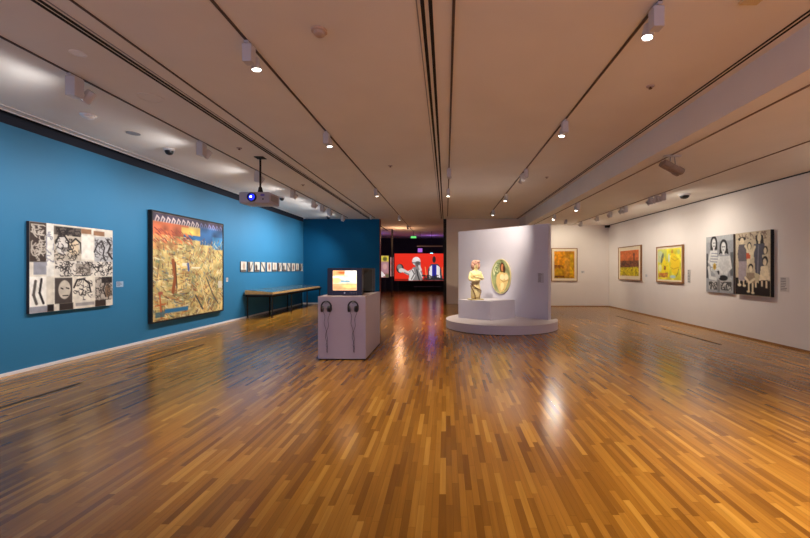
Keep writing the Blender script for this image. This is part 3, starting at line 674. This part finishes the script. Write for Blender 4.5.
tube(bm, [(-.16, -.02, .40), (-.12, -.11, .27), (-.07, -.13, .14), (-.06, -.125, .02)], .015, 8)
tube(bm, [(.15, -.04, .22), (.08, -.125, .14), (.05, -.13, .02)], .011, 8)
link('drapery_fold', bm, mat('brown_stained_stone', rgb(130, 92, 56), .7, .1), t, True)
link('base_block', B(-.19, .19, -.15, .15, 0, .03, bev=.006), mat('base_stone', rgb(206, 188, 140), .6), t)

# oval picture on the partition
sc = 1.78; px, py = pw(sc, 0)
prz = math.atan2(PD.y, PD.x)
t = thing('oval_picture', (px, py, 1.17 - .0), 'oval picture of a pale nude figure with dark hair on the angled partition', 'painting', None, prz)
ow, oh = .36, .52; zc = .21
bm = bmesh.new(); ns = 64
def ering(a, b, y): return [bm.verts.new((a * math.cos(2 * PI * k / ns), y, zc + b * math.sin(2 * PI * k / ns))) for k in range(ns)]
rs = [ering(ow, oh, -.002), ering(ow, oh, -.045), ering(ow - .018, oh - .018, -.05), ering(ow - .022, oh - .022, -.04)]
for a, b in zip(rs, rs[1:]):
    for k in range(ns): bm.faces.new([a[k], a[(k + 1) % ns], b[(k + 1) % ns], b[k]])
bm.faces.new(rs[0][::-1]); bmesh.ops.recalc_face_normals(bm, faces=bm.faces)
link('oval_frame', bm, mat('gilt_edge', rgb(206, 190, 140), .45), t)
art_fig_oval().mesh('picture', paint_mat('painted_canvas'), t, lambda u, v: ((2 * u - 1) * (ow - .02) * math.sqrt(max(0, 1 - (2 * v - 1) ** 2 * 1.0)) if True else 0, -.041, zc + (1 - 2 * v) * (oh - .022)))
tx, ty = pw(3.13, 0)
plaque('pale text panel on the right edge of the angled partition', .19, .27, (tx, ty, 1.22), prz, 8, mat('lavender_text_panel', rgb(186, 180, 192), .7))

# ------------------------------------------------------------------ ceiling tracks and spotlights
def track(x, y0, y1, z, label, w=.026, m=None):
    t = link('lighting_track', B(x - w / 2, x + w / 2, y0, y1, z - .012, z - .001), m or M_TRACK)
    tag(t, label, 'light track', None)
track(-4.4, Y0, 17.9, ZC, 'thin lighting track nearest the blue wall')
track(-2.0, Y0, 24, ZC, 'long lighting track passing over the television plinth side of the room')
track(.068, Y0, 17.4, ZC, 'lighting track beside the central double slot in the ceiling')
track(1.83, Y0, 16.6, ZC, 'lighting track over the round platform')
track(3.69, Y0, 16.9, ZL, 'lighting track just right of the ceiling step', .022, m=mat('tan_track', rgb(128, 104, 84), .5))
track(5.3, Y0, 16.6, ZL, 'lighting track nearest the right wall', .022, m=MATS['tan_track'])
track(-3.2, Y0, 18, ZC, 'thin lighting track beside the left double ceiling slot', .02)

LW = 1.0
def spot(x, y, z, aim, label, power=60, ang=60, on=True, col=(1, .86, .68), group='track spotlights', blend=.6, k=1.0, side=None, drv=True, soft=.05, lensw=True, spill=0, spill_dir=None):
    aim = Vector(aim).normalized()
    t = thing('track_spotlight', (x, y, z), label, 'spotlight', group)
    link('track_adapter', B(-.02, .02, -.08 * k, .08 * k, -.034, -.013), M_WHITE, t)
    s = side if side is not None else (1 if aim.x >= 0 else -1)
    d = .125 * k
    bm = bmesh.new(); box(bm, -.055 * k, .055 * k, -.06 * k, .06 * k, -.25 * k, -.035, bev=.006)
    link('driver_housing', bm, M_WHITE, t)
    piv = Vector((0, -.11 * k * (1 if lensw else 1), -.22 * k))
    link('swivel_arm', cyl(bmesh.new(), (0, .06 * k, -.18 * k), (0, 1, 0), .018 * k, .018 * k, .05 * k, 12), M_WHITE, t)
    r = .06 * k
    st = Vector((0, .17 * k, -.17 * k)) - aim * .07 * k
    bm = bmesh.new(); lathe(bm, [(0, 0), (r * .7, 0), (r * .82, .01 * k), (r * .95, .1 * k), (r, .14 * k), (r * .9, .145 * k), (r * .85, .135 * k), (0, .135 * k)], st, aim, 24)
    hd = link('lamp_head', bm, M_WHITE, t, True)
    bm = bmesh.new(); lathe(bm, [(r * .84, .0), (0, .001)], st + aim * .138 * k, aim, 24)
    if on == 2: on = True
    link('lamp_lens', bm, M_LIT if on else M_UNLIT, hd)
    if on and power > 0:
        ld = bpy.data.lights.new('spot_lamp', 'SPOT'); ld.energy = power * LW; ld.color = col
        ld.spot_size = math.radians(ang); ld.spot_blend = blend; ld.shadow_soft_size = soft
        lo = bpy.data.objects.new('spot_lamp', ld); C.objects.link(lo); lo.parent = t
        lo.location = st + aim * .175 * k
        lo.rotation_mode = 'QUATERNION'; lo.rotation_quaternion = Vector((0, 0, -1)).rotation_difference(aim)
        if spill:
            l2 = bpy.data.lights.new('reflector_spill', 'SPOT'); l2.energy = spill * LW; l2.color = col; l2.spot_size = math.radians(150); l2.spot_blend = .55; l2.shadow_soft_size = .14
            o2 = bpy.data.objects.new('reflector_spill', l2); C.objects.link(o2); o2.parent = t; o2.location = lo.location
            o2.rotation_mode = 'QUATERNION'; o2.rotation_quaternion = Vector((0, 0, -1)).rotation_difference(Vector(spill_dir).normalized())
    return t
COOL = (.97, .95, .96); WARM = (1, .82, .52); NEU = (1, .9, .72)
G1 = 'wall washing spotlights along the blue wall'
WL = dict(power=132, ang=118, col=COOL, blend=1.0, group=G1, spill=26, spill_dir=(-.8, -.42, -.48), k=1.05)
aL = (-2.16, -.1, -2.5)
for y, lb in [(4.74, 'white boxy spotlight over the collage painting, largest near the blue wall'),
              (7.2, 'white spotlight beside the black dome camera, aimed at the large yellow painting'),
              (9.35, 'small spotlight half hidden behind the projector pole'),
              (11.5, 'small spotlight just right of the projector, aimed at the blue wall'),
              (13.3, 'spotlight over the near end of the small print row'),
              (14.2, 'first of two close spotlights above the middle of the print row'),
              (15.1, 'second of two close spotlights above the middle of the print row'),
              (17.0, 'bright little spotlight near the corner of the blue walls')]:
    spot(-4.4, y, ZC, aL, lb, **WL)
spot(-4.4, 2.3, ZC, aL, 'spotlight on the left track, nearer than the collage painting', **WL)
spot(-4.4, -.2, ZC, aL, 'spotlight on the left track behind the viewer', **WL)
spot(-3.2, 17.0, ZC, (-.75, .55, -.7), 'small spotlight above the right end of the dark blue return wall', power=6, ang=70, col=COOL, k=.7)
G2 = 'downlight heads on the centre tracks'
for x, y, lb, pw_ in [(-2.0, 4.06, 'bright white downlight on the left centre track, nearest and largest', 270), (-2.0, 6.7, 'downlight on the left centre track, second from the viewer', 150),
                     (-2.0, 11.4, 'downlight on the left centre track, third from the viewer', 150), (-2.0, 17.0, 'tiny downlight on the track above the gallery opening', 90), (-2.0, 21.0, 'tiny downlight just beyond the gallery opening', 90)]:
    spot(x, y, ZC, (.12, .05, -1), lb, power=pw_, ang=78, col=(1, .84, .58), group=G2, blend=1, k=.85)
for x, y, lb, pw_ in [(1.83, 3.48, 'large white downlight at the top right of the view', 190), (1.83, 6.17, 'downlight on the right centre track, second from the viewer', 190),
                     (1.83, 12.2, 'lit downlight over the angled partition', 110), (1.83, 15.5, 'farthest lit downlight on the right centre track, before the taupe wall', 90), (.068, 11.4, 'lit spotlight at the far end of the central track', 120)]:
    spot(x, y, ZC, (-.12, -.05 , -1), lb, power=pw_, ang=78, col=WARM, group=G2, blend=1, k=.85)
for x, y in ((-2.0, -1.2), (1.83, 1.0), (1.83, -1.6)):  # unseen heads added to light the floor in front
    spot(x, y, ZC, (0, 0, -1), 'added unseen downlight on a centre track above or behind the viewer', power=130, ang=76, col=WARM, group=G2)
# pair aimed at the statue and the oval picture
spot(.068, 9.1, ZC, (Vector((.83, 11.2, 1.3)) - Vector((.068, 9.0, 3.6))), 'grey spotlight on the central track, aimed at the statue', power=250, ang=34, col=NEU, blend=.8, k=.85)
spot(1.83, 9.6, ZC, (Vector((1.0, 12.6, 1.35)) - Vector((1.8, 9.3, 3.6))), 'grey spotlight on the right centre track aimed at the oval picture, farther of its pair', power=330, ang=68, col=NEU, blend=1, k=.85)
spot(1.83, 9.15, ZC, (Vector((1.0, 11.1, 1.2)) - Vector((1.9, 9.4, 3.6))), 'grey spotlight on the right centre track aimed at the plinth, nearer of its pair', power=120, ang=60, col=NEU, blend=.9, k=.85)
# right side, lower ceiling
G3 = 'spotlights on the lower right ceiling'
for y in (2.7, -.6): spot(3.69, y, ZL, (-.1, 0, -1), 'added unseen downlight on the track by the ceiling step, nearer than the view', power=390, ang=92, col=WARM, blend=1, group=G3, k=.85)  # heads out of view, added to brighten the right foreground floor
aR = (1.66, 0, -1.85)
for y, lb, dx in [(9.75, 'first of the cluster of three spotlights near the right wall', 0), (10.05, 'middle of the cluster of three spotlights near the right wall', 0), (10.35, 'farthest of the cluster of three spotlights near the right wall', 0),
              (11.8, 'spotlight pair member over the yellow painting, nearer one', 0), (12.05, 'spotlight pair member over the yellow painting, farther one', 0), (12.9, 'single spotlight between the yellow and orange paintings', 0),
              (14.0, 'single spotlight over the orange landscape painting', 0), (15.7, 'farthest spotlight on the track nearest the right wall', 0)]:
    spot(5.3 + dx, y, ZL, aR, lb, power=29, ang=116, col=(1, .94, .84), blend=1, group=G3, k=.8, spill=6, spill_dir=(.8, -.3, -.5))
for y in (5.2, 2.4, -.2): spot(5.3, y, ZL, aR, 'spotlight on the track nearest the right wall, outside or at the edge of view', power=85, ang=115, col=(1, .94, .84), blend=1, group=G3, k=.8, spill=14, spill_dir=(.8, .3, -.5))
spot(3.69, 11.2, ZL, (.1, -.1, -1), 'small white spotlight beside the ceiling step', power=60, ang=80, col=WARM, k=.9, group=G3)
spot(3.69, 13.6, ZL, (-.05, -.75, -.62), 'dazzling spotlight by the ceiling step, pointing toward the viewer', power=60, ang=70, col=NEU, k=.8, group=G3)
spot(4.5, 15.0, ZL, (.25, .8, -.75), 'spotlight aimed at the amber picture on the end wall', power=95, ang=110, col=NEU, k=.7, group=G3)
# twin long projector spot
t = thing('twin_spotlight', (3.71, 6.56, ZL), 'long grey twin-barrel spotlight hanging below the lower right ceiling', 'spotlight')
link('track_adapter', B(-.14, .14, -.03, .03, -.03, -.013, bev=.003), M_WHITE, t)
bm = bmesh.new(); tube(bm, [(-.03, 0, -.03), (-.04, 0, -.16)], .008); tube(bm, [(.04, 0, -.03), (.05, 0, -.16)], .008); link('yoke', bm, M_GREY, t)
dd = Vector((.85, .2, -.35)).normalized()
M_FIX = mat('taupe_fixture', rgb(150, 132, 118), .5, .05)
for k_ in (0, 1):
    bm = bmesh.new(); p = Vector((-.16, .05 - k_ * .1, -.13)); lathe(bm, [(0, 0), (.045, 0), (.05, .02), (.05, .13), (.042, .135), (.042, .15), (.05, .155), (.05, .27), (.058, .28), (.058, .37), (.05, .38), (0, .37)], p, dd, 24)
    link('barrel', bm, M_FIX, t, True)

# ------------------------------------------------------------------ other ceiling fittings
def disc(name, x, y, z, r, h, label, cat, m, prof=None, group=None, **k):
    t = thing(name, (x, y, z), label, cat, group)
    return t
def detector(x, y, r, label, m=None):
    m = m or mat('bright_white_plastic', rgb(250, 248, 246), .4)
    t = thing('smoke_detector', (x, y, ZC), label, 'smoke detector')
    link('base_ring', lathe(bmesh.new(), [(0, -.001), (r, -.001), (r, -.018), (r * .9, -.022), (0, -.022)]), m, t, True)
    link('sensor_dome', lathe(bmesh.new(), [(r * .72, -.023), (r * .7, -.045), (r * .45, -.06), (0, -.062)]), m, t, True)
detector(-5.34, 5.97, .10, 'white round smoke detector above the collage painting')
detector(-1.22, 3.85, .075, 'beige smoke detector on the ceiling between the centre tracks', mat('beige_plastic', rgb(196, 170, 150), .5))
def grille(x, y, z, r, label, m, cat='ceiling vent', name='ceiling_speaker'):
    t = thing(name, (x, y, z), label, cat)
    link('rim', lathe(bmesh.new(), [(r * .86, -.001), (r, -.001), (r, -.008), (r * .86, -.008), (r * .86, -.001)]), m, t, True)
    link('grille', lathe(bmesh.new(), [(0, -.004), (r * .85, -.004), (r * .85, -.001), (0, -.001)]), m, t)
M_CP = mat('ceiling_coloured_metal', rgb(190, 172, 170), .6)
grille(-3.92, 4.26, ZC, .075, 'small white round ceiling plate right of the left double slot, nearest', mat('bright_white_plastic', rgb(250, 248, 246), .4), 'ceiling plate', 'ceiling_plate')
grille(-3.97, 5.37, ZC, .16, 'flush ceiling speaker, ceiling coloured, between left tracks', M_CEIL, 'ceiling speaker')
grille(-5.3, 6.78, ZC, .10, 'small grey round ceiling plate before the dome camera', M_GREY, 'ceiling plate', 'ceiling_plate')
def sprinkler(x, y, z, label):
    t = thing('ceiling_sprinkler', (x, y, z), label, 'sprinkler', 'ceiling sprinklers')
    link('escutcheon', lathe(bmesh.new(), [(0, 0), (.05, 0), (.045, -.01), (.018, -.014), (0, -.014)]), M_CP, t, True)
    bm = bmesh.new(); cyl(bm, (0, 0, -.03), (0, 0, 1), .009, .012, .018, 12); cyl(bm, (0, 0, -.034), (0, 0, 1), .022, .022, .005, 16); link('nozzle', bm, mat('brass', rgb(120, 84, 60), .4, metal=.6), t)
sprinkler(-3.93, 7.6, ZC, 'small sprinkler on ceiling above the projector'); sprinkler(-3.9, 10.9, ZC, 'small sprinkler on ceiling beyond the projector')
sprinkler(-1.24, 8.9, ZC, 'small sprinkler on ceiling above the television plinth'); sprinkler(2.57, 5.03, ZC, 'faint sprinkler on ceiling between right track and ceiling step')
sprinkler(2.52, 10.0, ZC, 'dark sprinkler on ceiling above the round platform')
t = thing('ceiling_lamp', (2.6, 3.4, ZC), 'small cream ceiling lamp at the top edge near the right downlight', 'ceiling light')
link('lamp_body', B(-.08, .08, -.05, .05, -.03, 0, bev=.008), mat('cream_plastic', rgb(226, 204, 150), .5), t)
def dome(x, y, z, label, r=.075):
    t = thing('dome_camera', (x, y, z), label, 'security camera', 'dome cameras on the ceiling')
    link('mount_ring', lathe(bmesh.new(), [(0, -.001), (r * 1.25, -.001), (r * 1.25, -.025), (r, -.04), (0, -.04)]), M_WHITE, t, True)
    link('camera_dome', lathe(bmesh.new(), [(r, -.041), (r * .95, -.07), (r * .7, -.1), (r * .35, -.115), (0, -.12)]), M_BLKPL, t, True)
dome(-5.3, 7.66, ZC, 'black dome camera in a white ring above the large yellow painting')
dome(-5.25, 12.8, ZC, 'black dome camera just right of the projector, near the blue wall')
dome(-5.14, 17.5, ZC, 'small black dome camera near the corner of the two blue walls')
dome(5.96, 10.0, ZL, 'wide black dome camera on the ceiling above the family painting', .11)
t = thing('wall_speaker', (6.86, 17.0, 3.36), 'tiny black corner speaker where right wall meets end wall', 'speaker')
link('speaker_box', B(-.08, .08, -.08, .08, 0, .09, bev=.01), M_BLACK, t)
tag(t.children[0] if t.children else t)

# ------------------------------------------------------------------ dark gallery beyond the opening
t = thing('boxer_lightbox', (-1.87, 28.0, .78), 'glowing red lightbox of a grey boxer raising a glove', 'lightbox')
link('lightbox_case', B(-1.76, 1.76, .0, .14, -.02, 1.93), M_BLACK, t)
art_boxer().mesh('picture', paint_mat('backlit_print', .4, .6, 0), t, lambda u, v: (-1.73 + 3.46 * u, -.004, 1.9 - 1.9 * v))
for x in (-1.5, 1.5): link('leg', B(x - .04, x + .04, .03, .11, -.78, -.021), M_BLACK, t)
c = Canvas(14, 24, .5, 1.5, c8(150, 100, 96), 21); c.rect(0, 0, 1, .28, c8(206, 196, 60)).ell(.5, .15, .3, .1, c8(90, 90, 40)).rect(0, .28, 1, .8, c8(160, 120, 124)).ell(.5, .5, .3, .14, c8(190, 150, 140)).poly([(0, .7), (.6, .9), (0, 1)], c8(220, 214, 208)).rect(.6, .85, 1, 1, c8(90, 90, 60))
t = thing('poster_lightbox', (-4.12, 27.0, 1.03), 'tall yellow and pink lit poster left of the red boxer', 'lightbox')
link('lightbox_case', B(-.28, .28, 0, .1, -.03, 1.5), M_BLACK, t); c.mesh('picture', paint_mat('backlit_print', .4, .6, 0), t, lambda u, v: (-.25 + .5 * u, -.004, 1.47 - 1.47 * v))
link('stand', B(-.05, .05, .02, .08, -1.03, -.031), M_BLACK, t)
c = Canvas(8, 20, .2, 1.3, c8(206, 150, 146), 22); c.rect(.3, 0, .8, 1, c8(222, 206, 200)).ell(.5, .3, .3, .1, c8(190, 60, 50)).ell(.5, .65, .3, .1, c8(190, 60, 50))
t = thing('banner_lightbox', (-3.68, 27.2, 1.1), 'narrow pale pink lit banner between the poster and the red boxer', 'lightbox')
link('lightbox_case', B(-.11, .11, 0, .08, -.02, 1.32), M_BLACK, t); c.mesh('picture', paint_mat('backlit_print2', .4, .7, 0), t, lambda u, v: (-.09 + .18 * u, -.004, 1.3 - 1.3 * v))
link('stand', B(-.03, .03, .02, .06, -1.1, -.021), M_BLACK, t)
t = thing('hanging_screen', (-1.62, 25.0, 2.62), 'small violet screen hanging above the red lightbox', 'screen')
link('screen_case', B(-.16, .16, 0, .06, 0, .3), M_BLACK, t); link('screen', B(-.14, .14, -.004, -.001, .03, .27), mat('violet_screen', rgb(120, 60, 150), .4, 0, emit=(.3, .1, .5), estr=.8), t)
link('hanger_rod', cyl(bmesh.new(), (0, .03, .301), (0, 0, 1), .01, .01, ZC - 2.62 - .303), M_BLACK, t)
t = thing('pendant_lamp', (-.88, 24.5, 2.55), 'small cyan glowing pendant lamp before the red lightbox', 'lamp')
link('lamp_shade', lathe(bmesh.new(), [(.05, .16), (.18, .03), (.18, .02), (.04, .15)]), M_BLACK, t, True); link('bulb', lathe(bmesh.new(), [(0, 0), (.1, .02), (.12, .05), (0, .08)]), mat('cyan_bulb', rgb(100, 200, 220), .4, 0, emit=(.2, .75, 1), estr=5), t, True)
link('cord', cyl(bmesh.new(), (0, 0, .15), (0, 0, 1), .012, .012, ZC - 2.55 - .152), M_BLACK, t)
tag(link('hanging_rail', B(-1.75, -.2, 24, 24.06, 2.94, 3.0), mat('pale_rail', rgb(150, 130, 120), .5)), 'pale horizontal rail hanging before the dark gallery wall', 'rail')
tag(link('rail_post', B(-3.15, -3.06, 23.0, 23.08, 0, ZC - .001), M_BLACK), 'thin black full-height post in the dark gallery left of the red lightbox', 'post')
t = thing('gallery_bench', (-1.2, 26.0, 0), 'low dark bench in front of the red lightbox', 'bench')
link('seat', B(-.9, .9, -.25, .25, .4, .47, bev=.01), M_DARK, t)
for x in (-.8, .8):
    for y in (-.2, .2): link('leg', B(x - .03, x + .03, y - .03, y + .03, 0, .399), M_DARK, t)
t = thing('exit_sign', (-1.95, 24.0, 3.45), 'tiny green exit light on the far gallery ceiling', 'sign')
link('sign_case', B(-.16, .16, -.02, .02, 0, .12), mat('green_glow', rgb(40, 120, 50), .4, 0, emit=(.1, .6, .15), estr=.8), t)
link('sign_rod', cyl(bmesh.new(), (0, 0, .121), (0, 0, 1), .008, .008, ZC - 3.45 - .123), M_BLACK, t)
def plight(x, y, z, e, col, r=.15, nm='gallery_lamp'):
    ld = bpy.data.lights.new(nm, 'POINT'); ld.energy = e; ld.color = col; ld.shadow_soft_size = r
    lo = bpy.data.objects.new(nm, ld); C.objects.link(lo); lo.location = (x, y, z); return lo
plight(-5.0, 25.5, 3.3, 16, (.45, .2, 1)); plight(-1.0, 27.4, 3.3, 7, (.45, .2, 1)); plight(-2.6, 22.5, 3.2, 30, (1, .55, .3))

# ------------------------------------------------------------------ world, camera, view
w = bpy.data.worlds.new('world'); bpy.context.scene.world = w; w.use_nodes = True
w.node_tree.nodes['Background'].inputs[0].default_value = (.74, .68, 1.0, 1); w.node_tree.nodes['Background'].inputs[1].default_value = .7
cd = bpy.data.cameras.new('camera'); cam = bpy.data.objects.new('camera', cd); C.objects.link(cam)
cam.location = (0, 0, 1.6); cam.rotation_euler = (PI / 2, 0, 0)
cd.sensor_width = 36; cd.lens = 36 * 400 / 810; cd.shift_x = -41 / 810; cd.shift_y = 0.0; cd.clip_start = .05; cd.clip_end = 100
S = bpy.context.scene; S.camera = cam
S.view_settings.view_transform = 'Standard'; S.view_settings.look = 'None'; S.view_settings.gamma = 1; S.view_settings.use_curve_mapping = False
S.view_settings.exposure = 0.66
S.cycles.use_denoising = True
S.cycles.sample_clamp_indirect = 6
